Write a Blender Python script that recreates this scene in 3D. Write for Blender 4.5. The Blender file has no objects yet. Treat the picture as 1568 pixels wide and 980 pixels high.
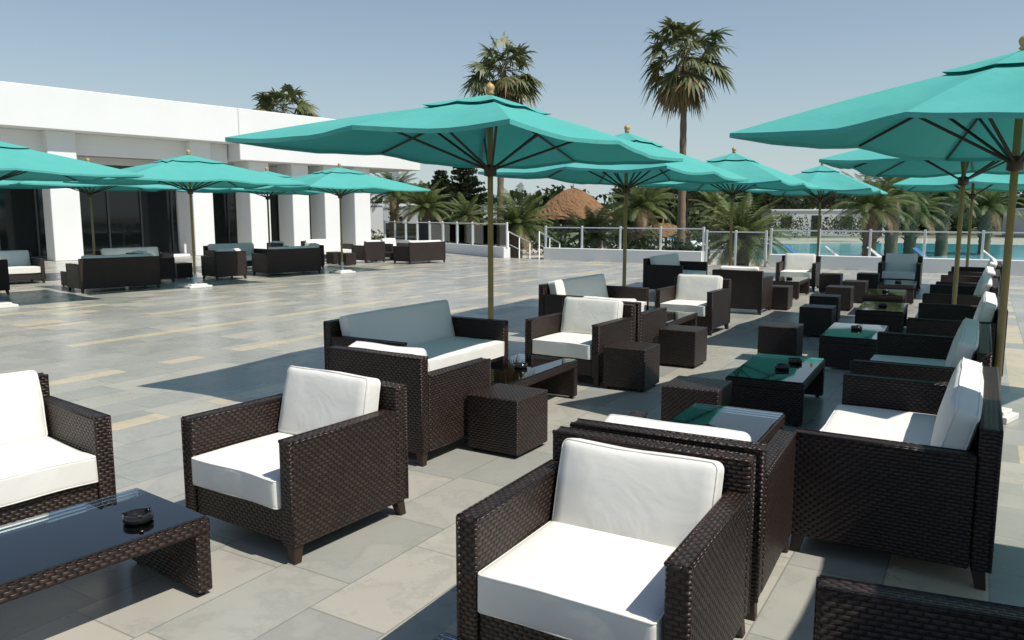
import bpy, bmesh, math, random
from mathutils import Vector, Matrix, noise
random.seed(7)
R=math.radians
scene=bpy.context.scene
COL=scene.collection

# ---------------------------------------------------------------- materials
class NT:
    def __init__(s,name):
        s.mat=bpy.data.materials.new(name); s.mat.use_nodes=True
        s.t=s.mat.node_tree; s.t.nodes.clear()
        s.out=s.t.nodes.new('ShaderNodeOutputMaterial')
    def n(s,typ,props=None,**inp):
        nd=s.t.nodes.new(typ)
        for k,v in (props or {}).items(): setattr(nd,k,v)
        for k,v in inp.items():
            k2=k.replace('_',' ')
            if k2.isdigit(): k2=int(k2)
            s.put(nd.inputs[k2],v)
        return nd
    def put(s,sock,v):
        if isinstance(v,bpy.types.NodeSocket): s.t.links.new(v,sock)
        else: sock.default_value=v
    def m(s,op,a,b=0.0,c=None):
        nd=s.t.nodes.new('ShaderNodeMath'); nd.operation=op
        s.put(nd.inputs[0],a); s.put(nd.inputs[1],b)
        if c is not None: s.put(nd.inputs[2],c)
        return nd.outputs[0]
    def mix(s,f,a,b,bt='MIX'):
        nd=s.t.nodes.new('ShaderNodeMix'); nd.data_type='RGBA'; nd.blend_type=bt
        s.put(nd.inputs[0],f); s.put(nd.inputs[6],a); s.put(nd.inputs[7],b)
        return nd.outputs[2]
    def ramp(s,f,stops,const=False):
        nd=s.t.nodes.new('ShaderNodeValToRGB'); cr=nd.color_ramp
        if const: cr.interpolation='CONSTANT'
        while len(cr.elements)<len(stops): cr.elements.new(0.5)
        for e,(p,c) in zip(cr.elements,stops):
            e.position=p; e.color=(*c,1) if len(c)==3 else c
        s.put(nd.inputs[0],f); return nd.outputs[0]
    def noise(s,scale,detail=3,vec=None,rough=.5):
        nd=s.t.nodes.new('ShaderNodeTexNoise'); nd.inputs['Scale'].default_value=scale
        nd.inputs['Detail'].default_value=detail; nd.inputs['Roughness'].default_value=rough
        if vec: s.t.links.new(vec,nd.inputs['Vector'])
        return nd.outputs[0]
    def coord(s,k='Object'):
        nd=s.t.nodes.new('ShaderNodeTexCoord'); return nd.outputs[k]
    def bump(s,h,strength=.3,dist=.01):
        nd=s.n('ShaderNodeBump'); nd.inputs['Strength'].default_value=strength
        nd.inputs['Distance'].default_value=dist; s.t.links.new(h,nd.inputs['Height']); return nd.outputs[0]
    def pbsdf(s,**k):
        p=s.n('ShaderNodeBsdfPrincipled',None,**k); return p
    def end(s,sh):
        s.t.links.new(sh,s.out.inputs[0]); return s.mat

def simple(name,col,rough=.6,var=.15,scale=6,bump=0,bscale=40,metal=0,spec=.5):
    t=NT(name); co=t.coord()
    nz=t.noise(scale,4,co)
    c=t.mix(nz,(*[x*(1-var) for x in col],1),(*[min(1,x*(1+var)) for x in col],1))
    p=t.pbsdf(Base_Color=c,Roughness=rough,Metallic=metal)
    p.inputs['Specular IOR Level'].default_value=spec
    if bump:
        t.put(p.inputs['Normal'],t.bump(t.noise(bscale,4,co),bump,.01))
    return t.end(p.outputs[0])

def wicker_mat():
    t=NT('woven_wicker')
    uv=t.n('ShaderNodeUVMap').outputs[0]
    sp=t.n('ShaderNodeSeparateXYZ',None,Vector=uv)
    u,v=sp.outputs[0],sp.outputs[1]
    rv=t.m('DIVIDE',v,.0175); row=t.m('FLOOR',rv)
    ru=t.m('ADD',t.m('DIVIDE',u,.040),t.m('MULTIPLY',row,.5))
    cu=t.m('FLOOR',ru)
    sv=t.m('SINE',t.m('MULTIPLY',t.m('FRACT',rv),math.pi))
    su=t.m('SINE',t.m('MULTIPLY',t.m('FRACT',ru),math.pi))
    h=t.m('MULTIPLY',t.m('POWER',sv,.6),t.m('POWER',su,.7))
    cv=t.n('ShaderNodeCombineXYZ',None,X=cu,Y=row)
    wn=t.n('ShaderNodeTexWhiteNoise',{'noise_dimensions':'2D'},Vector=cv.outputs[0])
    hh=t.m('MULTIPLY',h,t.m('ADD',.65,t.m('MULTIPLY',wn.outputs[0],.5)))
    c=t.ramp(hh,[(0,(.002,.0015,.0015)),(.35,(.018,.010,.0075)),(1,(.072,.040,.029))])
    big=t.noise(5,3,t.coord())
    c=t.mix(t.m('MULTIPLY',big,.6),c,(.011,.007,.0055,1))
    p=t.pbsdf(Base_Color=c,Roughness=.38)
    p.inputs['Specular IOR Level'].default_value=.36
    t.put(p.inputs['Normal'],t.bump(h,1.0,.006))
    return t.end(p.outputs[0])

def floor_mat():
    t=NT('stone_tile_paving'); co=t.coord()
    mp=t.n('ShaderNodeMapping',None,Vector=co); mp.inputs['Rotation'].default_value=(0,0,R(-59))
    sp=t.n('ShaderNodeSeparateXYZ',None,Vector=mp.outputs[0])
    p_,q_=sp.outputs[0],t.m('ADD',sp.outputs[1],.55)
    rq=t.m('DIVIDE',q_,.42); row=t.m('FLOOR',rq)
    wr=t.n('ShaderNodeTexWhiteNoise',{'noise_dimensions':'1D'}); t.put(wr.inputs['W'],row)
    m5=t.m('LESS_THAN',t.m('FLOORED_MODULO',row,5.0),.5)
    ln=t.m('SUBTRACT',.74,t.m('MULTIPLY',m5,.24))
    rp=t.m('ADD',t.m('DIVIDE',p_,ln),wr.outputs[0]); col=t.m('FLOOR',rp)
    cv=t.n('ShaderNodeCombineXYZ',None,X=col,Y=row)
    wn=t.n('ShaderNodeTexWhiteNoise',{'noise_dimensions':'2D'},Vector=cv.outputs[0])
    greys=t.ramp(wn.outputs[0],[(0,(.385,.372,.325)),(.2,(.315,.318,.285)),(.38,(.42,.40,.34)),(.55,(.35,.348,.308)),(.75,(.44,.415,.35)),(.9,(.285,.29,.265))],True)
    wn2=t.n('ShaderNodeTexWhiteNoise',{'noise_dimensions':'3D'},Vector=t.n('ShaderNodeCombineXYZ',None,X=col,Y=row,Z=3.3).outputs[0])
    fq=t.m('FRACT',rq)
    strip=t.m('LESS_THAN',fq,.55)
    pacc=t.m('LESS_THAN',wn2.outputs[0],t.m('ADD',.012,t.m('MULTIPLY',m5,.60)))
    half=t.m('MAXIMUM',strip,t.m('SUBTRACT',1.0,m5))
    acc=t.m('MULTIPLY',pacc,half)
    beige=t.mix(t.noise(3,2,co),(.56,.46,.30,1),(.64,.54,.37,1))
    c=t.mix(acc,greys,beige)
    vein=t.noise(2.2,8,co,.65)
    c=t.mix(t.m('MULTIPLY',t.ramp(vein,[(.38,(0,0,0)),(.66,(1,1,1))]),.5),c,t.mix(.5,c,(.52,.50,.43,1)))
    v2=t.noise(1.1,9,co,.7)
    c=t.mix(t.ramp(v2,[(.47,(0,0,0)),(.5,(.25,.25,.25)),(.53,(0,0,0))]),c,(.19,.20,.18,1))
    st=t.noise(.35,5,co)
    c=t.mix(t.m('MULTIPLY',st,.28),c,(.29,.275,.23,1))
    fp=t.m('FRACT',rp)
    g=t.m('MINIMUM',t.m('MINIMUM',fq,t.m('SUBTRACT',1.0,fq)),t.m('MULTIPLY',t.m('MINIMUM',fp,t.m('SUBTRACT',1.0,fp)),1.75))
    gl=t.m('LESS_THAN',g,.009)
    c=t.mix(t.m('MULTIPLY',gl,.6),c,(.15,.14,.115,1))
    ro=t.m('ADD',t.m('MULTIPLY',vein,.20),t.m('ADD',.12,t.m('MULTIPLY',wn.outputs[0],.13)))
    p=t.pbsdf(Base_Color=c,Roughness=ro)
    p.inputs['Specular IOR Level'].default_value=.5
    hb=t.m('SUBTRACT',t.m('MULTIPLY',t.noise(60,3,co),.08),gl)
    t.put(p.inputs['Normal'],t.bump(hb,.22,.004))
    return t.end(p.outputs[0])

def fabric_mat():
    t=NT('teal_canvas'); co=t.coord()
    nz=t.noise(2.5,4,co)
    c=t.mix(nz,(.080,.385,.350,1),(.115,.455,.410,1))
    c=t.mix(t.m('MULTIPLY',t.noise(.7,3,co),.35),c,(.15,.43,.39,1))
    nb=t.bump(t.m('ADD',t.noise(2.2,3,co),t.m('MULTIPLY',t.noise(300,1,co),.04)),.5,.05)
    d=t.n('ShaderNodeBsdfDiffuse',None,Color=c,Normal=nb)
    tr=t.n('ShaderNodeBsdfTranslucent',None,Color=(.0,.24,.26,1),Normal=nb)
    mx=t.n('ShaderNodeMixShader'); mx.inputs[0].default_value=.12
    t.t.links.new(d.outputs[0],mx.inputs[1]); t.t.links.new(tr.outputs[0],mx.inputs[2])
    return t.end(mx.outputs[0])

def cushion_mat():
    t=NT('cream_cushion_fabric'); co=t.coord()
    c=t.mix(t.noise(4,4,co),(.72,.705,.65,1),(.78,.765,.71,1))
    p=t.pbsdf(Base_Color=c,Roughness=.8)
    p.inputs['Specular IOR Level'].default_value=.2
    w=t.n('ShaderNodeTexNoise'); w.inputs['Scale'].default_value=3.2; w.inputs['Detail'].default_value=3; w.inputs['Distortion'].default_value=.8
    t.t.links.new(co,w.inputs['Vector'])
    t.put(p.inputs['Normal'],t.bump(t.m('ADD',w.outputs[0],t.m('MULTIPLY',t.noise(250,1,co),.03)),.28,.03))
    return t.end(p.outputs[0])

def glass_mat(name,tint,ior,rough=.02):
    t=NT(name)
    tr=t.n('ShaderNodeBsdfTransparent',None,Color=(*tint,1))
    gl=t.n('ShaderNodeBsdfGlossy',None,Color=(1,1,1,1),Roughness=rough)
    fr=t.n('ShaderNodeFresnel',None,IOR=ior)
    mx=t.n('ShaderNodeMixShader'); t.put(mx.inputs[0],fr.outputs[0])
    t.t.links.new(tr.outputs[0],mx.inputs[1]); t.t.links.new(gl.outputs[0],mx.inputs[2])
    return t.end(mx.outputs[0])

def leaf_mat(name,c1,c2,scale=1.5,trans=.25):
    t=NT(name); co=t.coord()
    c=t.mix(t.ramp(t.noise(scale,3,co),[(.3,(0,0,0)),(.7,(1,1,1))]),(*c1,1),(*c2,1))
    p=t.pbsdf(Base_Color=c,Roughness=.5)
    tr=t.n('ShaderNodeBsdfTranslucent',None,Color=c)
    mx=t.n('ShaderNodeMixShader'); mx.inputs[0].default_value=trans
    t.t.links.new(p.outputs[0],mx.inputs[1]); t.t.links.new(tr.outputs[0],mx.inputs[2])
    return t.end(mx.outputs[0])

def water_mat():
    t=NT('pool_water'); co=t.coord()
    c=t.mix(t.noise(.4,4,co),(.06,.42,.50,1),(.13,.56,.62,1))
    p=t.pbsdf(Base_Color=c,Roughness=.08)
    t.put(p.inputs['Normal'],t.bump(t.noise(3,3,co),.3,.05))
    return t.end(p.outputs[0])

def ground_mat():
    t=NT('dry_ground'); co=t.coord()
    f=t.ramp(t.noise(.06,5,co),[(.42,(0,0,0)),(.55,(1,1,1))])
    c=t.mix(f,(.07,.10,.035,1),(.24,.21,.14,1))
    c=t.mix(t.m('MULTIPLY',t.noise(2,5,co),.4),c,(.10,.10,.05,1))
    p=t.pbsdf(Base_Color=c,Roughness=.9)
    return t.end(p.outputs[0])

def thatch_mat():
    t=NT('thatch'); co=t.coord()
    mp=t.n('ShaderNodeMapping',None,Vector=co); mp.inputs['Scale'].default_value=(9,9,1.2)
    nz=t.noise(1.5,5,mp.outputs[0],.7)
    c=t.ramp(nz,[(.25,(.08,.04,.018)),(.5,(.24,.125,.055)),(.75,(.36,.21,.10))])
    p=t.pbsdf(Base_Color=c,Roughness=.9)
    t.put(p.inputs['Normal'],t.bump(nz,.9,.1))
    return t.end(p.outputs[0])

M={}
M['wicker']=wicker_mat(); M['floor']=floor_mat(); M['canvas']=fabric_mat(); M['cushion']=cushion_mat()
M['glass']=glass_mat('table_glass',(.84,.93,.91),1.9,.03)
M['fglass']=glass_mat('fence_glass',(.86,.93,.92),1.35)
M['leg']=simple('dark_wood_leg',(.03,.016,.01),.45)
M['wood']=simple('varnished_pole_wood',(.50,.30,.12),.42,.25,8)
M['rib']=simple('umbrella_rib_wood',(.045,.028,.018),.5,.2)
M['stone']=simple('umbrella_base_stone',(.68,.67,.63),.6,.12,5)
M['plaster']=simple('white_plaster',(.75,.76,.75),.8,.06,.5,.1,20)
M['plaster2']=simple('white_plaster_far',(.62,.63,.62),.85,.06,.4)
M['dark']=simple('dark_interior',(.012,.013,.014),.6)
M['frame']=simple('aluminium_frame',(.10,.11,.11),.4,.05,3,0,40,.6)
M['metal']=simple('white_painted_metal',(.66,.68,.68),.4,.05)
M['ash']=simple('ashtray_black_ceramic',(.012,.011,.01),.15)
t=NT('dark_window_glass'); p=t.pbsdf(Base_Color=(.012,.018,.018,1),Roughness=.04); M['win']=t.end(p.outputs[0])
M['palm']=leaf_mat('palm_leaf',(.06,.09,.03),(.17,.18,.07),.8)
M['date']=leaf_mat('date_palm_leaf',(.05,.085,.025),(.17,.20,.06),.9,.3)
M['deadleaf']=leaf_mat('dry_palm_leaf',(.20,.14,.07),(.34,.25,.13),1)
M['pine']=leaf_mat('pine_foliage',(.018,.034,.014),(.055,.075,.032),.5,.15)
M['bush']=leaf_mat('broadleaf_foliage',(.025,.045,.016),(.075,.10,.036),.3,.2)
M['trunk']=simple('palm_trunk_bark',(.18,.135,.09),.9,.4,3,.8,14)
M['bark']=simple('tree_bark',(.09,.065,.045),.9,.3,4,.6,10)
M['water']=water_mat(); M['ground']=ground_mat(); M['thatch']=thatch_mat()
M['deck']=simple('pool_deck_stone',(.42,.38,.31),.8,.12,.8)
M['lounge']=simple('lounger_plastic',(.65,.66,.64),.5,.05)
M['blue']=simple('blue_cover',(.05,.16,.35),.6,.1)

# ---------------------------------------------------------------- mesh helpers
def empty(name,loc=(0,0,0),rz=0):
    e=bpy.data.objects.new(name,None); e.location=loc; e.rotation_euler=(0,0,rz); e.empty_display_size=.2
    COL.objects.link(e); return e
def obj(name,me,parent=None,loc=(0,0,0),rot=(0,0,0)):
    o=bpy.data.objects.new(name,me); o.location=loc; o.rotation_euler=rot
    COL.objects.link(o)
    if parent: o.parent=parent
    return o
def tobm(bm,tmp):
    me=bpy.data.meshes.new('t'); tmp.to_mesh(me); tmp.free(); bm.from_mesh(me); bpy.data.meshes.remove(me)
def box(bm,lo,hi,bev=0,seg=2,mi=0,mtx=None,taper=None):
    tmp=bmesh.new(); bmesh.ops.create_cube(tmp,size=1)
    c=[(a+b)/2 for a,b in zip(lo,hi)]; s=[b-a for a,b in zip(lo,hi)]
    for v in tmp.verts:
        k=1
        if taper and v.co.z<0: k=taper
        v.co=Vector((v.co.x*s[0]*k+c[0],v.co.y*s[1]*k+c[1],v.co.z*s[2]+c[2]))
    if bev: bmesh.ops.bevel(tmp,geom=tmp.edges[:],offset=bev,segments=seg,profile=.5,affect='EDGES')
    if mtx: bmesh.ops.transform(tmp,matrix=mtx,verts=tmp.verts)
    for f in tmp.faces: f.material_index=mi
    tobm(bm,tmp)
def cyl(bm,p0,p1,r0,r1=None,n=10,mi=0,smooth=True):
    if r1 is None: r1=r0
    tube(bm,[p0,p1],[r0,r1],n,mi,smooth)
def tube(bm,pts,rad,n=8,mi=0,smooth=True,closed=False):
    pts=[Vector(p) for p in pts]; rings=[]
    for i,p in enumerate(pts):
        d=(pts[min(i+1,len(pts)-1)]-pts[max(i-1,0)]).normalized()
        if closed: d=(pts[(i+1)%len(pts)]-pts[i-1]).normalized()
        a=Vector((1,0,0)) if abs(d.x)<.9 else Vector((0,1,0))
        if closed: a=closed
        x=d.cross(a).normalized(); y=d.cross(x)
        rings.append([bm.verts.new(p+(x*math.cos(2*math.pi*k/n)+y*math.sin(2*math.pi*k/n))*rad[i]) for k in range(n)])
    last=len(rings) if closed else len(rings)-1
    for i in range(last):
        A=rings[i]; Bq=rings[(i+1)%len(rings)]
        for k in range(n):
            f=bm.faces.new((A[k],A[(k+1)%n],Bq[(k+1)%n],Bq[k])); f.material_index=mi; f.smooth=smooth
    if not closed:
        for r in (rings[0],rings[-1]):
            f=bm.faces.new(r); f.material_index=mi
def lathe(bm,prof,n=16,mi=0,c=(0,0,0),smooth=True):
    rings=[[bm.verts.new((c[0]+r*math.cos(2*math.pi*k/n),c[1]+r*math.sin(2*math.pi*k/n),c[2]+z)) for k in range(n)] for r,z in prof]
    for i in range(len(rings)-1):
        for k in range(n):
            f=bm.faces.new((rings[i][k],rings[i][(k+1)%n],rings[i+1][(k+1)%n],rings[i+1][k])); f.material_index=mi; f.smooth=smooth
def cushion(bm,c,s,r=.035,n=10,puff=.02,mi=0,mtx=None,seed=0,axis=2):
    tmp=bmesh.new(); bmesh.ops.create_cube(tmp,size=1)
    bmesh.ops.subdivide_edges(tmp,edges=tmp.edges[:],cuts=n,use_grid_fill=True)
    def deform(q,w,top):
        q=q.copy()
        o=[i for i in range(3) if i!=axis]
        k=(1-min(1,abs(w[o[0]]))**3)*(1-min(1,abs(w[o[1]]))**3)
        q[axis]+=puff*k*top
        nn=noise.noise(q*3.5+Vector((seed*3.1,seed,0)))
        q+=Vector((nn,noise.noise(q*4+Vector((5,seed,2))),nn))*.009
        return q
    for v in tmp.verts:
        u=v.co*2
        w=Vector([math.copysign(abs(k)**.55,k) for k in u])
        q=Vector([w[i]*s[i]/2 for i in range(3)])
        inner=Vector([max(-(s[i]/2-r),min(s[i]/2-r,q[i])) for i in range(3)])
        d=q-inner
        if d.length>1e-6 and max(abs(k) for k in u)>.999: q=inner+d.normalized()*r
        v.co=deform(q,w,math.copysign(1,u[axis]) if abs(u[axis])>.5 else 0)+Vector(c)
    for f in tmp.faces: f.smooth=True; f.material_index=mi
    o=[i for i in range(3) if i!=axis]
    for sg in(-1,1):
        pts=[]; a,b=s[o[0]]/2-.004,s[o[1]]/2-.004; cr=r*.9
        for (cx,cy,st) in((a-cr,b-cr,0),(-a+cr,b-cr,90),(-a+cr,-b+cr,180),(a-cr,-b+cr,270)):
            for j in range(5):
                an=R(st+j*22.5); q=Vector((0,0,0)); q[o[0]]=cx+cr*math.cos(an); q[o[1]]=cy+cr*math.sin(an); q[axis]=sg*(s[axis]/2-r*.45)
                pts.append(q)
        full=[]
        for i,q in enumerate(pts):
            nx=pts[(i+1)%len(pts)]; full.append(q)
            if (nx-q).length>.15:
                for j in range(1,8): full.append(q.lerp(nx,j/8))
        full=[deform(q,Vector((1,1,1)),0)+Vector(c) for q in full]
        ax=Vector((0,0,0)); ax[axis]=1
        tube(tmp,full,[.0045]*len(full),6,mi,True,closed=ax)
    if mtx: bmesh.ops.transform(tmp,matrix=mtx,verts=tmp.verts)
    tobm(bm,tmp)
def finish(bm,name,mats,uv=False):
    bmesh.ops.recalc_face_normals(bm,faces=bm.faces) if uv else None
    if uv:
        L=bm.loops.layers.uv.verify()
        for f in bm.faces:
            n=f.normal; ax=max(range(3),key=lambda i:abs(n[i]))
            for l in f.loops:
                p=l.vert.co
                l[L].uv=(p.y,p.z) if ax==0 else ((p.x,p.z) if ax==1 else (p.y,p.x))
    me=bpy.data.meshes.new(name); bm.to_mesh(me); bm.free()
    for m in mats: me.materials.append(m)
    return me

# ---------------------------------------------------------------- furniture
def seat_meshes(W,D,tag,variant=0):
    t=.085; ha=.615; hb=.745
    bm=bmesh.new()
    for s in(-1,1):
        x0,x1=sorted((s*W/2,s*(W/2-t)))
        box(bm,(x0,-D/2,.085),(x1,D/2-.0865,ha),.014,3)
    box(bm,(-W/2+.001,D/2-.085,.085),(W/2-.001,D/2,hb),.016,3)
    box(bm,(-W/2+t+.001,-D/2+.012,.10),(W/2-t-.001,D/2-.087,.262),.006,2)
    for s in(-1,1):
        for xx in (s*(W/2-.006),s*(W/2-t+.006)):
            cyl(bm,(xx,-D/2+.004,ha-.006),(xx,D/2-.09,ha-.006),.0095,n=8)
        cyl(bm,(s*(W/2-.006),-D/2+.004,.09),(s*(W/2-.006),-D/2+.004,ha-.006),.0095,n=8)
        cyl(bm,(s*(W/2-.007),D/2-.006,.09),(s*(W/2-.007),D/2-.006,hb-.006),.0095,n=8)
    for yy in(D/2-.006,D/2-.079): cyl(bm,(-W/2+.006,yy,hb-.006),(W/2-.006,yy,hb-.006),.0095,n=8)
    fr=finish(bm,tag+'_frame',[M['wicker']],True)
    bm=bmesh.new()
    for sx in(-1,1):
        for sy in(-1,1):
            cx=sx*(W/2-.045); cy=sy*(D/2-.05)
            sh=Matrix.Identity(4); sh[0][2]=-sx*.18; sh[1][2]=-sy*.18
            box(bm,(-.03,-.03,-.086),(.03,.03,0),.003,1,0,Matrix.Translation((cx,cy,.0865))@sh,.72)
    lg=finish(bm,tag+'_legs',[M['leg']])
    iw=W-2*t-.012
    bm=bmesh.new()
    cushion(bm,(0,-.055,.342),(iw,D-.09,.155),.020,14,.014,seed=variant)
    sc=finish(bm,tag+'_seat',[M['cushion']])
    bm=bmesh.new()
    mt=Matrix.Translation((0,D/2-.180,.598))@Matrix.Rotation(R(-14),4,'X')
    cushion(bm,(0,0,0),(iw-.015,.125,.405),.032,14,.022,0,mt,variant+4,1)
    bc=finish(bm,tag+'_backc',[M['cushion']])
    return fr,lg,sc,bc
CH=[seat_meshes(.86,.83,'armchair',i) for i in range(3)]
SF=[seat_meshes(1.72,.88,'sofa',i+5) for i in range(3)]
cnt=[0]
def seat(kind,x,y,rot,dz=0):
    cnt[0]+=1
    ms=(CH if kind=='c' else SF)[cnt[0]%3]
    e=empty('wicker_armchair' if kind=='c' else 'wicker_sofa',(x,y,0),R(rot))
    for n,m in zip(('frame','legs','seat_cushion','back_cushion'),ms):
        o=obj(n,m,e)
        if 'cushion' in n: o.location=(random.uniform(-.004,.004),random.uniform(-.012,.004),dz if n[0]=='b' else 0); o.rotation_euler=(0,0,R(random.uniform(-.6,.6)))
    return e
def table_meshes():
    L,W,h=1.25,.62,.355
    bm=bmesh.new()
    box(bm,(-W/2,-L/2,h-.065),(W/2,L/2,h),.008,2)
    for s in(-1,1):
        y0,y1=sorted((s*(L/2-.002),s*(L/2-.072)))
        box(bm,(-W/2+.002,y0,.02),(W/2-.002,y1,h-.0655),.008,2)
    fr=finish(bm,'table_frame',[M['wicker']],True)
    bm=bmesh.new(); box(bm,(-W/2+.012,-L/2+.012,h+.002),(W/2-.012,L/2-.012,h+.010),.002,1)
    gl=finish(bm,'table_glass',[M['glass']])
    bm=bmesh.new()
    for sx in(-1,1):
        for sy in(-1,1): cyl(bm,(sx*(W/2-.05),sy*(L/2-.037),0),(sx*(W/2-.05),sy*(L/2-.037),.022),.018)
    ft=finish(bm,'table_feet',[M['leg']])
    return fr,gl,ft
TB=table_meshes()
bm=bmesh.new()
lathe(bm,[(0,.0),(.055,0),(.062,.01),(.06,.035),(.052,.037),(.048,.015),(0,.012)],20)
for k in range(3):
    a=k*2.1; box(bm,(-.008,-.062,.03),(.008,-.045,.042),.002,1,0,Matrix.Rotation(a,4,'Z'))
ASH=finish(bm,'ashtray_body',[M['ash']])
def table(x,y,rot,ash=((0,0),)):
    e=empty('wicker_coffee_table',(x,y,0),R(rot))
    for n,m in zip(('frame','glass_top','feet'),TB): obj(n,m,e)
    for ax,ay in ash:
        c,s=math.cos(R(rot)),math.sin(R(rot))
        obj('ashtray',ASH,None,(x+ax*c-ay*s,y+ax*s+ay*c,.3655),(0,0,random.random()*3))
bm=bmesh.new(); box(bm,(-.215,-.215,.025),(.215,.215,.42),.012,3)
STf=finish(bm,'stool_body',[M['wicker']],True)
bm=bmesh.new()
for sx in(-1,1):
    for sy in(-1,1): cyl(bm,(sx*.17,sy*.17,0),(sx*.17,sy*.17,.03),.016)
STg=finish(bm,'stool_feet',[M['leg']])
def stool(x,y,rot):
    e=empty('wicker_stool',(x,y,0),R(rot)); obj('body',STf,e); obj('feet',STg,e)

seat('c',-1.175,4.16,-34)
seat('c',.38,2.83,-30,-.055)
seat('c',.84,3.62,151,-.045)
seat('c',-2.75,4.01,52)
seat('c',-.745,5.65,-212,-.035)
seat('s',-.86,7.40,59)
seat('c',.725,8.12,-34)
seat('c',1.22,8.93,-212,-.04)
seat('s',1.2,11.1,57)
seat('c',2.67,11.45,-33)
seat('c',4.07,13.75,-210)
seat('s',3.7,17.6,58)
seat('c',6.6,18.0,-28)
seat('c',8.9,17.9,-30)
seat('c',1.14,1.66,-112)
for x,y in((2.21,4.28),(3.33,6.2),(4.95,8.6),(6.47,11.2),(7.7,13.15),(9.2,15.5)):
    seat('s',x,y,-121)
table(-1.96,3.0,-37,((.12,.40),))
table(-.27,1.66,-30,())
table(1.26,4.74,-30,((-.02,-.12),))
table(2.34,6.75,-29,((.05,-.1),(.1,.25)))
table(.03,6.72,-30,((.05,0),))
table(3.97,8.93,-29,((0,.1),)); table(5.42,11.35,-29,((0,0),)); table(6.48,13.5,-29); table(7.66,15.45,-29)
table(1.97,10.25,-30); table(5.8,16.3,-30)
for s in((-.03,5.53,-32),(1.18,7.57,-30),(1.94,8.75,-31),(1.41,5.82,-29),(3.14,9.02,-30),(4.3,10.9,-30),(5.0,12.4,-28),(5.9,14.0,-30),(6.7,15.2,-30),(7.86,17.2,-30),(7.0,17.1,-30),(4.83,14.1,-30)):
    stool(*s)
for k,x,y,r in(('s',-9.1,17.85,227),('c',-11.4,16.7,229),('s',-12.6,19.2,50),('s',-6.5,22.6,229),('c',-7.7,20.9,227),('s',-10.3,21.4,50),
               ('c',-9.2,19.9,140),('s',-8.7,24.7,50),('c',-6.6,25.0,-40),('c',-5.2,28.4,225),('s',-3.3,28.0,229),('s',-6.9,29.3,50),('c',-4.6,30.3,50),('c',-13.8,16.2,229),('c',-7.9,27.2,140)):
    seat(k,x,y,r)
for x,y in((-10.2,19.0),(-7.6,23.4),(-4.8,29.3),(-12.5,17.6)): table(x,y,-40,())
for x,y in((-8.9,21.0),(-5.6,26.6),(-6.2,27.4)): stool(x,y,-40)

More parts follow.
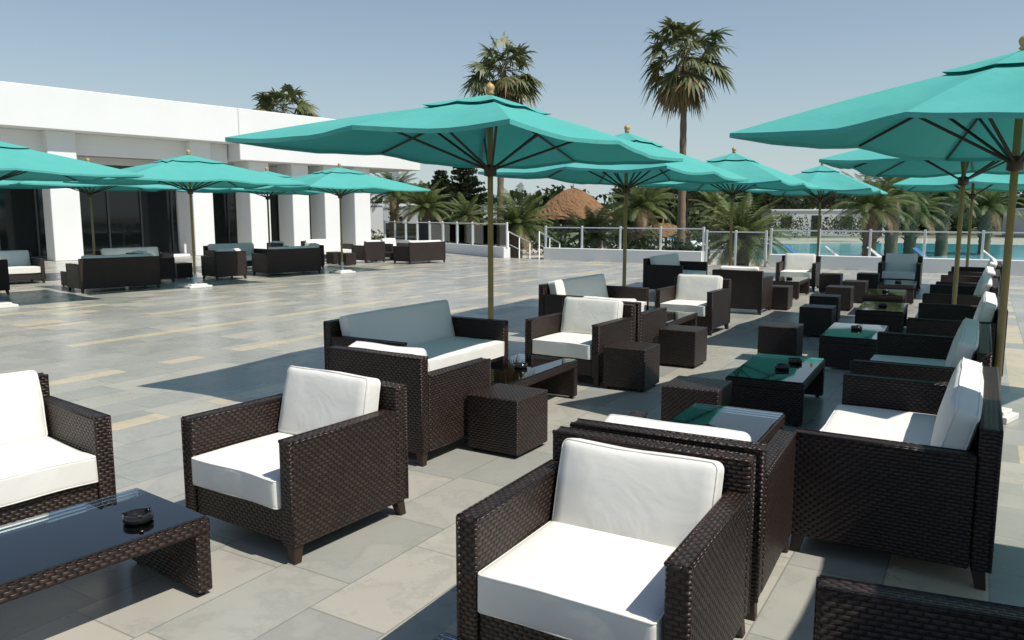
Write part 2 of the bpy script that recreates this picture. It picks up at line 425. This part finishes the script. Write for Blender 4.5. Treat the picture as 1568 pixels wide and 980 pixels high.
# ---------------------------------------------------------------- umbrellas
def umbrella_meshes(L,W,rim,apex,tag,seed=0):
    hx,hy=W/2,L/2
    bm=bmesh.new()
    def surf(r,px,py,lift=0,real=True):
        w=min(abs(px),abs(py))
        z=apex-(apex-rim)*r-.03*r*w*w+.02*math.sin(math.pi*r)
        x,y=px*r*hx,py*r*hy
        if real:
            sg=math.sin(math.pi*w)
            z-=.065*sg*r*(1.1-r*.35)
            z+=.022*noise.noise(Vector((x*2.1,y*2.1,seed)))*sg
            pull=1-.03*sg*max(0,r-.6)/.4; x*=pull; y*=pull
        return Vector((x,y,z+lift))
    per=[]
    S=8
    for (a,b) in (((-1,-1),(0,-1)),((0,-1),(1,-1)),((1,-1),(1,0)),((1,0),(1,1)),((1,1),(0,1)),((0,1),(-1,1)),((-1,1),(-1,0)),((-1,0),(-1,-1))):
        for i in range(S):
            f=i/S; per.append((a[0]+(b[0]-a[0])*f,a[1]+(b[1]-a[1])*f))
    def sheet(r0,r1,lift,nr):
        rings=[]
        for j in range(nr+1):
            r=r0+(r1-r0)*j/nr
            rings.append([bm.verts.new(surf(r,px,py,lift*(1-.4*j/nr))) for px,py in per])
        n=len(per)
        for j in range(nr):
            for k in range(n):
                f=bm.faces.new((rings[j][k],rings[j][(k+1)%n],rings[j+1][(k+1)%n],rings[j+1][k])); f.smooth=True
        for k in range(0,n,S):
            for j in range(nr):
                e=bm.edges.get((rings[j][k],rings[j+1][k]))
                if e: e.smooth=False
        return rings
    rr=sheet(.14,1.0,0,12)
    n=len(per); low=[bm.verts.new(v.co+Vector((0,0,-.035))) for v in rr[-1]]
    for k in range(n):
        bm.faces.new((rr[-1][k],rr[-1][(k+1)%n],low[(k+1)%n],low[k]))
        e=bm.edges.get((rr[-1][k],rr[-1][(k+1)%n])); e.smooth=False
    sheet(.004,.29,.05,5)
    can=finish(bm,tag+'_canopy',[M['canvas']])
    bm=bmesh.new()
    hub=rim+.06
    for px,py in((-1,-1),(0,-1),(1,-1),(1,0),(1,1),(0,1),(-1,1),(-1,0)):
        a=surf(.02,px,py,0,False)+Vector((0,0,-.03)); b=surf(.985,px,py,0,False)+Vector((0,0,-.025)); m_=surf(.5,px,py,0,False)+Vector((0,0,-.035))
        tube(bm,[a,m_,b],[.015,.016,.012],6)
        cyl(bm,(px*.04,py*.04,hub-.28),m_+Vector((0,0,-.01)),.014,.013,6)
    lathe(bm,[(.03,hub-.36),(.065,hub-.35),(.065,hub-.25),(.03,hub-.24)],14)
    lathe(bm,[(.03,apex-.12),(.06,apex-.11),(.06,apex-.03),(.03,apex-.02)],14)
    rb=finish(bm,tag+'_ribs',[M['rib']])
    bm=bmesh.new()
    cyl(bm,(0,0,.05),(0,0,apex+.05),.030,.028,16)
    lathe(bm,[(.012,apex+.04),(.045,apex+.06),(.030,apex+.075),(.042,apex+.095),(.048,apex+.12),(.036,apex+.145),(.014,apex+.16),(.002,apex+.175)],14)
    pl=finish(bm,tag+'_pole',[M['wood']])
    bm=bmesh.new()
    box(bm,(-.28,-.28,0),(.28,.28,.055),.012,2); box(bm,(-.20,-.20,.0555),(.20,.20,.09),.01,2)
    cyl(bm,(0,0,.09),(0,0,.32),.042,.042,14)
    bs=finish(bm,tag+'_base',[M['stone']])
    return can,rb,pl,bs
UA=umbrella_meshes(4.3,2.75,2.37,2.83,'ua',1)
UA2=umbrella_meshes(4.3,2.8,2.33,2.92,'ua2',5)
UB=umbrella_meshes(4.3,3.1,2.47,3.02,'ub',9)
def umbrella(ms,x,y,rot,sc=1,bs=1):
    e=empty('patio_umbrella',(x,y,0),R(rot)); 
    for n,m in zip(('canopy','ribs','pole','base'),ms):
        o=obj(n,m,e)
        if n in('canopy','ribs'): o.scale=(sc,sc,1)
        if n=='base': o.scale=(bs,bs,1)
umbrella(UA,-.22,8.05,-28)
umbrella(UA2,1.80,12.5,-30)
umbrella(UA2,4.6,16.5,-30)
umbrella(UA2,4.02,6.35,-50,.93,.5)
umbrella(UA,5.95,10.45,-33)
umbrella(UA2,9.9,17.0,-30)
umbrella(UA2,8.0,20.5,-30)
umbrella(UA2,3.25,.95,-30)
umbrella(UB,-7.46,18.35,-40)
umbrella(UB,-5.0,23.0,-40)
umbrella(UB,-9.5,14.3,-40)
umbrella(UB,-11.2,21.0,-40)
umbrella(UB,-7.7,24.9,-40)
umbrella(UB,-14.5,18.5,-40)

# ---------------------------------------------------------------- ground, terrace
def poly(name,pts,z,mat,thick=None):
    bm=bmesh.new(); vs=[bm.verts.new((x,y,z)) for x,y in pts]; f=bm.faces.new(vs)
    f.normal_update()
    if f.normal.z<0: bmesh.ops.reverse_faces(bm,faces=[f])
    if thick:
        r=bmesh.ops.extrude_face_region(bm,geom=[f]); 
        for v in [g for g in r['geom'] if isinstance(g,bmesh.types.BMVert)]: v.co.z-=thick
        bmesh.ops.recalc_face_normals(bm,faces=bm.faces)
    return obj(name,finish(bm,name,[mat]))
poly('ground',[(-900,-300),(900,-300),(900,1200),(-900,1200)],-.50,M['ground'])
poly('terrace_floor',[(-60,-20),(45,-20),(45,4),(17.5,20.4),(0,31.2),(-7.0,43.6),(-14,55),(-60,60)],0,M['floor'],.45)
poly('pool_deck',[(-2,40),(14,30),(50,8),(90,40),(50,75),(8,75)],-.485,M['deck'])
poly('swimming_pool_water',[(12.0,39),(38,22.5),(62,44),(30,62),(19,60)],-.47,M['water'])

def wall(name,p0,p1,h,th,z0=0,mat=None):
    p0=Vector(p0);p1=Vector(p1); d=p1-p0; L=d.length
    bm=bmesh.new(); box(bm,(0,-th/2,0),(L,th/2,h),.012,2)
    return obj(name,finish(bm,name,[mat or M['plaster']]),None,(p0.x,p0.y,z0),(0,0,math.atan2(d.y,d.x)))
def fence(p0,p1,z0,h,step=1.5):
    p0=Vector(p0);p1=Vector(p1); d=p1-p0; L=d.length; n=max(1,round(L/step)); st=L/n
    e=empty('glass_fence',(p0.x,p0.y,z0),math.atan2(d.y,d.x))
    bm=bmesh.new()
    for i in range(n+1): box(bm,(i*st-.035,-.035,0),(i*st+.035,.035,h+.04),.006,1)
    for i in range(n): box(bm,(i*st+.036,-.02,h-.045),((i+1)*st-.036,.02,h-.005),.004,1)
    obj('posts_and_rail',finish(bm,'fence_posts',[M['metal']]),e)
    bm=bmesh.new()
    for i in range(n): box(bm,(i*st+.07,-.006,.08),((i+1)*st-.07,.006,h-.09))
    obj('glass_panels',finish(bm,'fence_glass',[M['fglass']]),e)
wall('low_white_wall',(-.2,31.2),(-7.0,43.2),.42,.3); fence((-.2,31.2),(-7.0,43.2),.42,.95)
wall('low_white_wall',(1.3,30.25),(6.6,27.05),.45,.35); fence((1.3,30.25),(6.6,27.05),.45,.80)
wall('low_white_wall',(8.5,25.75),(17.4,20.3),.42,.35); fence((8.5,25.75),(17.4,20.3),.42,.80)
fence((6.7,27.0),(8.4,25.95),.0,1.15,.9)
wall('low_white_wall',(17.4,20.2),(44,4.3),.42,.35); fence((17.4,20.2),(44,4.3),.42,.80)
e=empty('ramp_handrail',(0,0,0))
bm=bmesh.new()
for off in(0,1.35):
    a=Vector((-.15+off*.9,31.35-off*.5,0)); b=a+Vector((.9,1.7,-.5))
    for t_ in(0,.5,1):
        q=a.lerp(b,t_); cyl(bm,q,q+Vector((0,0,1.05)),.025,n=8)
    cyl(bm,a+Vector((0,0,1.05)),b+Vector((0,0,1.05)),.028,n=8); cyl(bm,a+Vector((0,0,.55)),b+Vector((0,0,.55)),.018,n=8)
obj('rails',finish(bm,'rails',[M['metal']]),e)
bm=bmesh.new()
for i in range(4): box(bm,(-.1,i*.35,-.45),(1.35,(i+1)*.35-.003,-.1-i*.11),.01,1)
obj('steps',finish(bm,'steps',[M['plaster']]),e,(0.0,31.2,0),(0,0,R(-31)))

# ---------------------------------------------------------------- main building
B=empty('white_hotel_building',(-17.8,27.0,0),R(49.8))
def bb(name,boxes,mat,bev=.02):
    bm=bmesh.new()
    for lo,hi in boxes: box(bm,lo,hi,bev,1)
    return obj(name,finish(bm,name,[mat]),B)
bb('roof_fascia',[((-40,0,4.75),(9.45,14,6.22)),((9.452,-.03,4.05),(20,14,6.22))],M['plaster'])
bb('lintel',[((-40,.9,3.95),(9.4,1.2,4.749))],M['plaster'])
bb('pillars',[((2.05,.5,0),(3.05,1.3,4.749)),((-7,.5,0),(-6,1.3,4.749)),((-16,.5,0),(-15,1.3,4.749)),
  ((7.5,.5,0),(8.4,1.3,4.749)),((10.1,.4,0),(11.1,1.6,4.049)),((12.3,.4,0),(13.2,1.6,4.049)),((14.1,.4,0),(15.0,1.6,4.049)),((15.9,.4,0),(16.9,1.6,4.049))],M['plaster'])
bb('back_walls',[((-40,2.8,3.75),(17.0,3.2,4.04)),((8.0,2.8,0),(9.3,3.2,3.749)),((11.2,2.8,0),(12.2,3.2,3.749)),((16.0,2.8,0),(17.0,12,3.749)),((-40,3.9,0),(16,4.0,3.75))],M['plaster'])
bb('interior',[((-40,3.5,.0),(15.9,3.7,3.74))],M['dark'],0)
bb('windows',[((-40,2.95,.05),(7.99,2.99,3.745)),((9.31,2.95,.05),(11.19,2.99,3.745)),((12.21,2.95,.05),(15.99,2.99,3.745))],M['win'],0)
fr=[]
x=-39.5
while x<16:
    fr.append(((x-.03,2.88,.0),(x+.03,2.94,3.745))); x+=1.35
fr+= [((-40,2.86,2.75),(15.9,2.879,2.82)),((-40,2.86,.0),(15.9,2.879,.1))]
bb('window_frames',fr,M['frame'],0)
bb('planter_and_steps',[((3.5,-.2,0),(6.9,.2,.12))],M['plaster'])

# ---------------------------------------------------------------- distant white buildings
def house(x,y,w,d,h,rot,parts=()):
    e=empty('white_bungalow',(x,y,-.5),R(rot))
    bm=bmesh.new(); box(bm,(-w/2,-d/2,0),(w/2,d/2,h),.05,1)
    for lo,hi in parts: box(bm,lo,hi,.05,1)
    box(bm,(-w/2-.08,-d/2-.08,h+.001),(w/2+.08,d/2+.08,h+.22),.03,1)
    obj('walls',finish(bm,'walls',[M['plaster2']]),e)
    bm=bmesh.new(); n=int(w/2.6)
    for i in range(n):
        cx=-w/2+(i+.5)*w/n
        if i%2: box(bm,(cx-.5,-d/2-.02,0.05),(cx+.5,-d/2-.003,2.2))
        else: box(bm,(cx-.55,-d/2-.02,.9),(cx+.55,-d/2-.003,2.1))
    obj('windows_and_doors',finish(bm,'wd',[M['win']]),e)
house(-5.5,78,13,7,2.9,-5); house(-15,88,12,8,3.2,10)
house(34,86,12,8,2.6,-10); house(58,80,12,8,2.7,-15); house(75,72,18,8,2.8,-20)

def hut(x,y,r,h,wallh,dome=1.4,name='thatched_hut'):
    e=empty(name,(x,y,-.5))
    bm=bmesh.new(); n=72; prof=[]
    for i in range(19):
        f=i/18; prof.append((r*(f**(1/dome)) if f>0 else .02, wallh+h*(1-f**1.15)))
    rings=[]
    for j,(rr,z) in enumerate(prof):
        rings.append([])
        for k in range(n):
            a=2*math.pi*k/n; jj=1+random.uniform(-.025,.025)+(random.uniform(-.03,.03) if j==18 else 0)
            rings[-1].append(bm.verts.new((rr*jj*math.cos(a),rr*jj*math.sin(a),z+random.uniform(-.03,.03)+(random.uniform(-.15,0) if j==18 else 0))))
    for j in range(18):
        for k in range(n): bm.faces.new((rings[j][k],rings[j][(k+1)%n],rings[j+1][(k+1)%n],rings[j+1][k]))
    cyl(bm,(0,0,wallh+h-.1),(0,0,wallh+h+.35),.07,.02)
    obj('thatch_roof',finish(bm,'roof',[M['thatch']]),e)
    bm=bmesh.new()
    m=10
    for k in range(m):
        a=2*math.pi*k/m; q=r*.8
        cyl(bm,(q*math.cos(a),q*math.sin(a),0),(q*math.cos(a),q*math.sin(a),wallh+.3),.09)
    obj('posts',finish(bm,'posts',[M['bark']]),e)
hut(4.1,53,2.7,2.0,2.0); hut(9.6,50,2.1,.8,.9)
for i,(x,y) in enumerate([(13.5,36.0),(15.0,35.1),(16.5,34.2),(18,33.2),(20.2,32),(22,30.9),(24,29.7),(10.5,40),(10.6,42.5),(13,63),(15.5,64),(18,65)]):
    e=empty('sun_lounger',(x,y,-.47),R(55+random.uniform(-8,8)))
    bm=bmesh.new(); box(bm,(-.3,-.9,.28),(.3,.35,.34),.02,1)
    box(bm,(-.3,0,-.03),(.3,.7,.03),.02,1,0,Matrix.Translation((0,.36,.32))@Matrix.Rotation(R(40),4,'X'))
    for sx in(-.26,.26):
        for sy in(-.8,.25): cyl(bm,(sx,sy,0),(sx,sy,.29),.02,n=6)
    obj('frame',finish(bm,'lf',[M['lounge'] if i%3 else M['blue']]),e)

# ---------------------------------------------------------------- vegetation
def quadleaf(bm,p,d,side,l,w,droop,mi):
    up=Vector((0,0,-1))
    a=p; b=p+d*l*.55+up*droop*.3*l; c=p+d*l+up*droop*l
    v=[bm.verts.new(a-side*w*.35),bm.verts.new(a+side*w*.35),bm.verts.new(b+side*w*.5),bm.verts.new(b-side*w*.5),bm.verts.new(c)]
    f=bm.faces.new(v[:4]); f.material_index=mi
    f=bm.faces.new((v[3],v[2],v[4])); f.material_index=mi
def trunkpts(h,lean,n=14):
    return [Vector((lean[0]*(i/n)**2,lean[1]*(i/n)**2,h*i/n)) for i in range(n+1)]
def fan_palm(x,y,h,r,lean=(0,0),nf=40,name='fan_palm_tree',z0=-.5,dead_n=14):
    e=empty(name,(x,y,z0),random.random()*6)
    bm=bmesh.new(); P=trunkpts(h,lean,26)
    tube(bm,P,[(.19-.08*i/26)*(1+.10*(i%2)) for i in range(27)],10)
    obj('trunk',finish(bm,'trunk',[M['trunk']]),e)
    bm=bmesh.new(); top=P[-1]
    for i in range(nf+dead_n):
        dead=i>=nf
        az=i*2.399+random.uniform(-.35,.35); f_=(i+.5)/nf
        el=R(random.uniform(-80,-45)) if dead else R(66-108*f_**.9+random.uniform(-12,12))
        sh=1 if dead else .78+.22*min(1,f_*2.5)
        d=Vector((math.cos(az)*math.cos(el),math.sin(az)*math.cos(el),math.sin(el)))
        pet=r*random.uniform(.40,.64)*(.75 if dead else 1)*sh; L=r*random.uniform(.34,.50)*(.8 if dead else 1)
        st=top+Vector((0,0,random.uniform(-.3,.2)-(.4 if dead else 0)))
        hub=st+d*pet+Vector((0,0,-.12*r*math.cos(el)))
        tube(bm,[st,(st+hub)/2+Vector((0,0,.04*r)),hub],[.025,.018,.012],4,1 if dead else 0)
        dd=(hub-st).normalized()
        side=dd.cross(Vector((0,0,1))); side=side.normalized() if side.length>.05 else Vector((1,0,0))
        nrm=side.cross(dd).normalized()
        tw=random.uniform(-.8,.8); side=(side*math.cos(tw)+nrm*math.sin(tw)).normalized(); nrm=side.cross(dd).normalized()
        nb=17
        for k in range(nb):
            a=R(-105+210*k/(nb-1))
            bd=(dd*math.cos(a)+side*math.sin(a)+nrm*.12*abs(math.sin(a))).normalized()
            sd=bd.cross(nrm).normalized()
            quadleaf(bm,hub,bd,sd,L*(1-.35*abs(a)/1.75)*random.uniform(.8,1.15),L*.13,random.uniform(.2,.75),1 if dead or (i>nf*.85 and k%3==0) else 0)
    obj('crown',finish(bm,'crown',[M['palm'],M['deadleaf']]),e)
def date_palm(x,y,h,L,nf=44,z0=-.5,rt=.28,name='date_palm_tree'):
    e=empty(name,(x,y,z0),random.random()*6)
    bm=bmesh.new(); n=max(6,int(h/.14))
    P=[Vector((0,0,h*i/n)) for i in range(n+1)]
    tube(bm,P,[rt*(1+.12*(i%2))*(1 if i<n-3 else 1.15) for i in range(n+1)],12)
    for i in range(60):
        a=i*2.4; z=h*(.35+.65*i/60); d=Vector((math.cos(a),math.sin(a),0))
        cyl(bm,d*rt*.8+Vector((0,0,z)),d*(rt+.14)+Vector((0,0,z+.14)),.05,.03,5)
    obj('trunk',finish(bm,'trunk',[M['trunk']]),e)
    bm=bmesh.new()
    for i in range(nf):
        az=i*2.399+random.uniform(-.2,.2); f=(i+.5)/nf
        el=R(84-88*f**.9+random.uniform(-6,6)); l=L*random.uniform(.85,1.08)
        hd=Vector((math.cos(az),math.sin(az),0)); side=Vector((-hd.y,hd.x,0))
        p=Vector((0,0,h)); pts=[]; ns=18; e_=el
        for k in range(ns+1):
            pts.append(p.copy()); e_-= R(3.0+3.6*(k/ns))*(1-.35*math.sin(el)); p=p+(hd*math.cos(e_)+Vector((0,0,math.sin(e_))))*l/ns
        mi=0 if f<.93 else 1
        tube(bm,pts[::3],[.022-.018*k/6 for k in range(len(pts[::3]))],4,mi)
        for k in range(2,ns+1):
            d=(pts[k]-pts[k-1]).normalized(); nr=side.cross(d)
            for sub in(0,.5):
                q=pts[k-1].lerp(pts[k],sub); fk=(k+sub)/ns
                ll=l*.20*math.sin(math.pi*min(1,.12+.86*fk))**.6
                for s in(-1,1):
                    ld=(d*.75+side*s*.85+nr*.2).normalized()
                    quadleaf(bm,q,ld,d,ll*random.uniform(.85,1.1),.045,random.uniform(.05,.3),mi)
    obj('crown',finish(bm,'crown',[M['date'],M['deadleaf']]),e)
def leafblob(bm,c,r,n,s,mi=0,flat=1):
    for i in range(n):
        v=Vector((random.gauss(0,1),random.gauss(0,1),random.gauss(0,1))).normalized()*(random.random()**.35)
        p=Vector(c)+Vector((v.x*r[0],v.y*r[1],v.z*r[2]))
        a=Vector((random.gauss(0,1),random.gauss(0,1),random.gauss(0,1)*flat)).normalized(); b=a.cross(Vector((random.random(),random.random(),random.random()+.1))).normalized()
        q=s*random.uniform(.6,1.3)
        f=bm.faces.new([bm.verts.new(p+a*q),bm.verts.new(p+b*q*.7),bm.verts.new(p-a*q),bm.verts.new(p-b*q*.7)]); f.material_index=mi
def pine(x,y,h,r,name='stone_pine_tree',mat='pine',z0=-.5,dens=420,s=.2):
    e=empty(name,(x,y,z0)); bm=bmesh.new(); bl=bmesh.new()
    th=h*.62; tube(bm,[(0,0,0),(.15,0,th*.5),(.1,.1,th)],[.3,.22,.16],8)
    for i in range(15):
        a=i*2.4; q=r*(random.uniform(.2,.8)); c=Vector((q*math.cos(a),q*math.sin(a),h*random.uniform(.66,.86)+(r-q)*.12))
        tube(bm,[(.1,.1,th*.85),Vector((.1,.1,th)).lerp(c,.5)+Vector((0,0,-.15)),c],[.12,.08,.03],6)
        leafblob(bl,c,(r*.38,r*.38,h*.12),dens//2,s)
    obj('trunk',finish(bm,'tr',[M['bark']]),e); obj('crown',finish(bl,'cr',[M[mat]]),e)
def conifer(x,y,h,r):
    e=empty('conifer_tree',(x,y,-.5)); bm=bmesh.new(); bl=bmesh.new()
    tube(bm,[(0,0,0),(0,0,h)],[.25,.03],8)
    z=h*.12
    while z<h:
        rr=r*(1-z/h)**.8+.15
        for k in range(7):
            a=random.random()*6.3; q=rr*random.uniform(.8,1.15); tip=Vector((q*math.cos(a),q*math.sin(a),z+.25*q))
            tube(bm,[(0,0,z),tip],[.05,.015],4)
            for j in range(5):
                c=Vector((0,0,z)).lerp(tip,.3+.7*j/4); leafblob(bl,c,(.30,.30,.2),26,.13)
        z+=h*.07
    obj('trunk',finish(bm,'tr',[M['bark']]),e); obj('crown',finish(bl,'cr',[M['pine']]),e)

fan_palm(-.6,40,9.5,2.45,(.2,0),44)
fan_palm(7.75,36,9.4,2.5,(.15,.2),46,dead_n=22)
fan_palm(-16.5,58,10.0,2.9,(0,0),44)
date_palm(.2,36.0,1.7,2.2,46)
date_palm(3.9,38.0,1.2,2.1,40)
date_palm(6.6,45.0,1.6,2.4,40)
date_palm(7.0,42.5,2.6,2.4)
date_palm(8.7,29.8,1.25,2.2,54,rt=.32)
date_palm(-5.3,48,2.6,2.3,40); date_palm(-7.6,51,3.6,2.4,40); date_palm(-3.5,60,2,2.4,36)
date_palm(16.4,36,2.5,2.2,40); date_palm(18.6,38.5,3.3,2.3,44); date_palm(20.8,41,2.4,2.3,40); date_palm(23,42,3.2,2.2,36)
date_palm(26.5,44,2.6,2.3,36); date_palm(13.5,52,2.4,2.3,36)
conifer(-3.9,66,7.4,2.4); conifer(-6.5,72,6.2,2.0)
pine(17.5,80,6.0,4.2); pine(22,86,5.8,4.0); pine(14,88,5.6,4); pine(29,88,5.4,4); pine(36,92,5.8,4.5); pine(44,88,5.4,4.4); pine(53,92,5.8,4.6); pine(66,90,6.2,5); pine(78,95,6.5,5); pine(-10,95,6,4)
for x,y,h,r in((-9.5,47,1.6,1.8),(-6.3,46.3,1.2,1.1),(-2.2,40.5,1.3,1.4),(5.5,35,1.2,1.3),(2.5,34,1.1,1.2),(7.4,33,1.1,1.0),(11,46,1.6,1.8),(-4.5,52,1.6,2.2),(1.8,44,1.6,1.8),(7.5,48,1.6,1.8),(15,58,1.9,2.4),(19.5,64,2.1,2.6),(0,60,2.2,3),(9,64,2.4,3),(24.5,70,2.4,2.8),(28,66,2.0,2.4)):
    e=empty('shrub',(x,y,-.5)); bl=bmesh.new()
    for k in range(6):
        a=k*1.05; leafblob(bl,(r*.5*math.cos(a),r*.5*math.sin(a),h*random.uniform(.3,.75)),(r*.5,r*.5,h*.4),130,.10)
    obj('leaves',finish(bl,'lv',[M['bush']]),e)
bl=bmesh.new()
for i in range(260):
    x=random.uniform(-60,140); y=random.uniform(104,132)
    hh=(5.4+1.6*noise.noise(Vector((x*.09,0,0)))+random.uniform(-1,.9))*y/118; rr=random.uniform(2.5,5)
    leafblob(bl,(x,y,hh*.5-.5),(rr,rr*.6,hh*.5),130,.5)
obj('distant_tree_line',finish(bl,'tl',[M['bush']]))

# ---------------------------------------------------------------- light, sky, camera
h=Vector((.85,-.53,0)).normalized(); el=R(57)
sd=Vector((h.x*math.cos(el),h.y*math.cos(el),math.sin(el)))
su=bpy.data.lights.new('sun','SUN'); su.energy=5.0; su.angle=R(.5); su.color=(1,.95,.87)
so=bpy.data.objects.new('sun',su); COL.objects.link(so); so.location=(10,-5,20)
so.rotation_euler=(-sd).to_track_quat('-Z','Y').to_euler()
w=bpy.data.worlds.new('World'); scene.world=w; w.use_nodes=True
nt=w.node_tree; bg=nt.nodes['Background']; sky=nt.nodes.new('ShaderNodeTexSky'); sky.sky_type='NISHITA'
sky.sun_disc=False; sky.sun_elevation=el; sky.sun_rotation=math.atan2(h.x,h.y)
sky.air_density=1.1; sky.dust_density=.6; sky.ozone_density=1.2
tc=nt.nodes.new('ShaderNodeTexCoord'); sx=nt.nodes.new('ShaderNodeSeparateXYZ'); nt.links.new(tc.outputs['Generated'],sx.inputs[0])
def wm(op,a,b):
    n=nt.nodes.new('ShaderNodeMath'); n.operation=op
    for i,v in enumerate((a,b)):
        if isinstance(v,bpy.types.NodeSocket): nt.links.new(v,n.inputs[i])
        else: n.inputs[i].default_value=v
    return n.outputs[0]
az=wm('ABSOLUTE',sx.outputs[2],0.0)
fz=wm('MULTIPLY',wm('EXPONENT',wm('MULTIPLY',az,-5.0),0.0),.9)
mx=nt.nodes.new('ShaderNodeMix'); mx.data_type='RGBA'
nt.links.new(fz,mx.inputs[0]); nt.links.new(sky.outputs[0],mx.inputs[6]); mx.inputs[7].default_value=(5.2,6.3,6.8,1)
nt.links.new(mx.outputs[2],bg.inputs[0]); bg.inputs[1].default_value=.10
cam=bpy.data.cameras.new('camera'); co=bpy.data.objects.new('camera',cam); COL.objects.link(co)
co.location=(0,0,1.68); co.rotation_euler=(R(90-7.62),0,0)
cam.sensor_width=36; cam.lens=36*1196/1568; cam.clip_end=3000; cam.clip_start=.05
scene.camera=co
scene.view_settings.view_transform='Standard'; scene.view_settings.look='None'; scene.view_settings.exposure=0
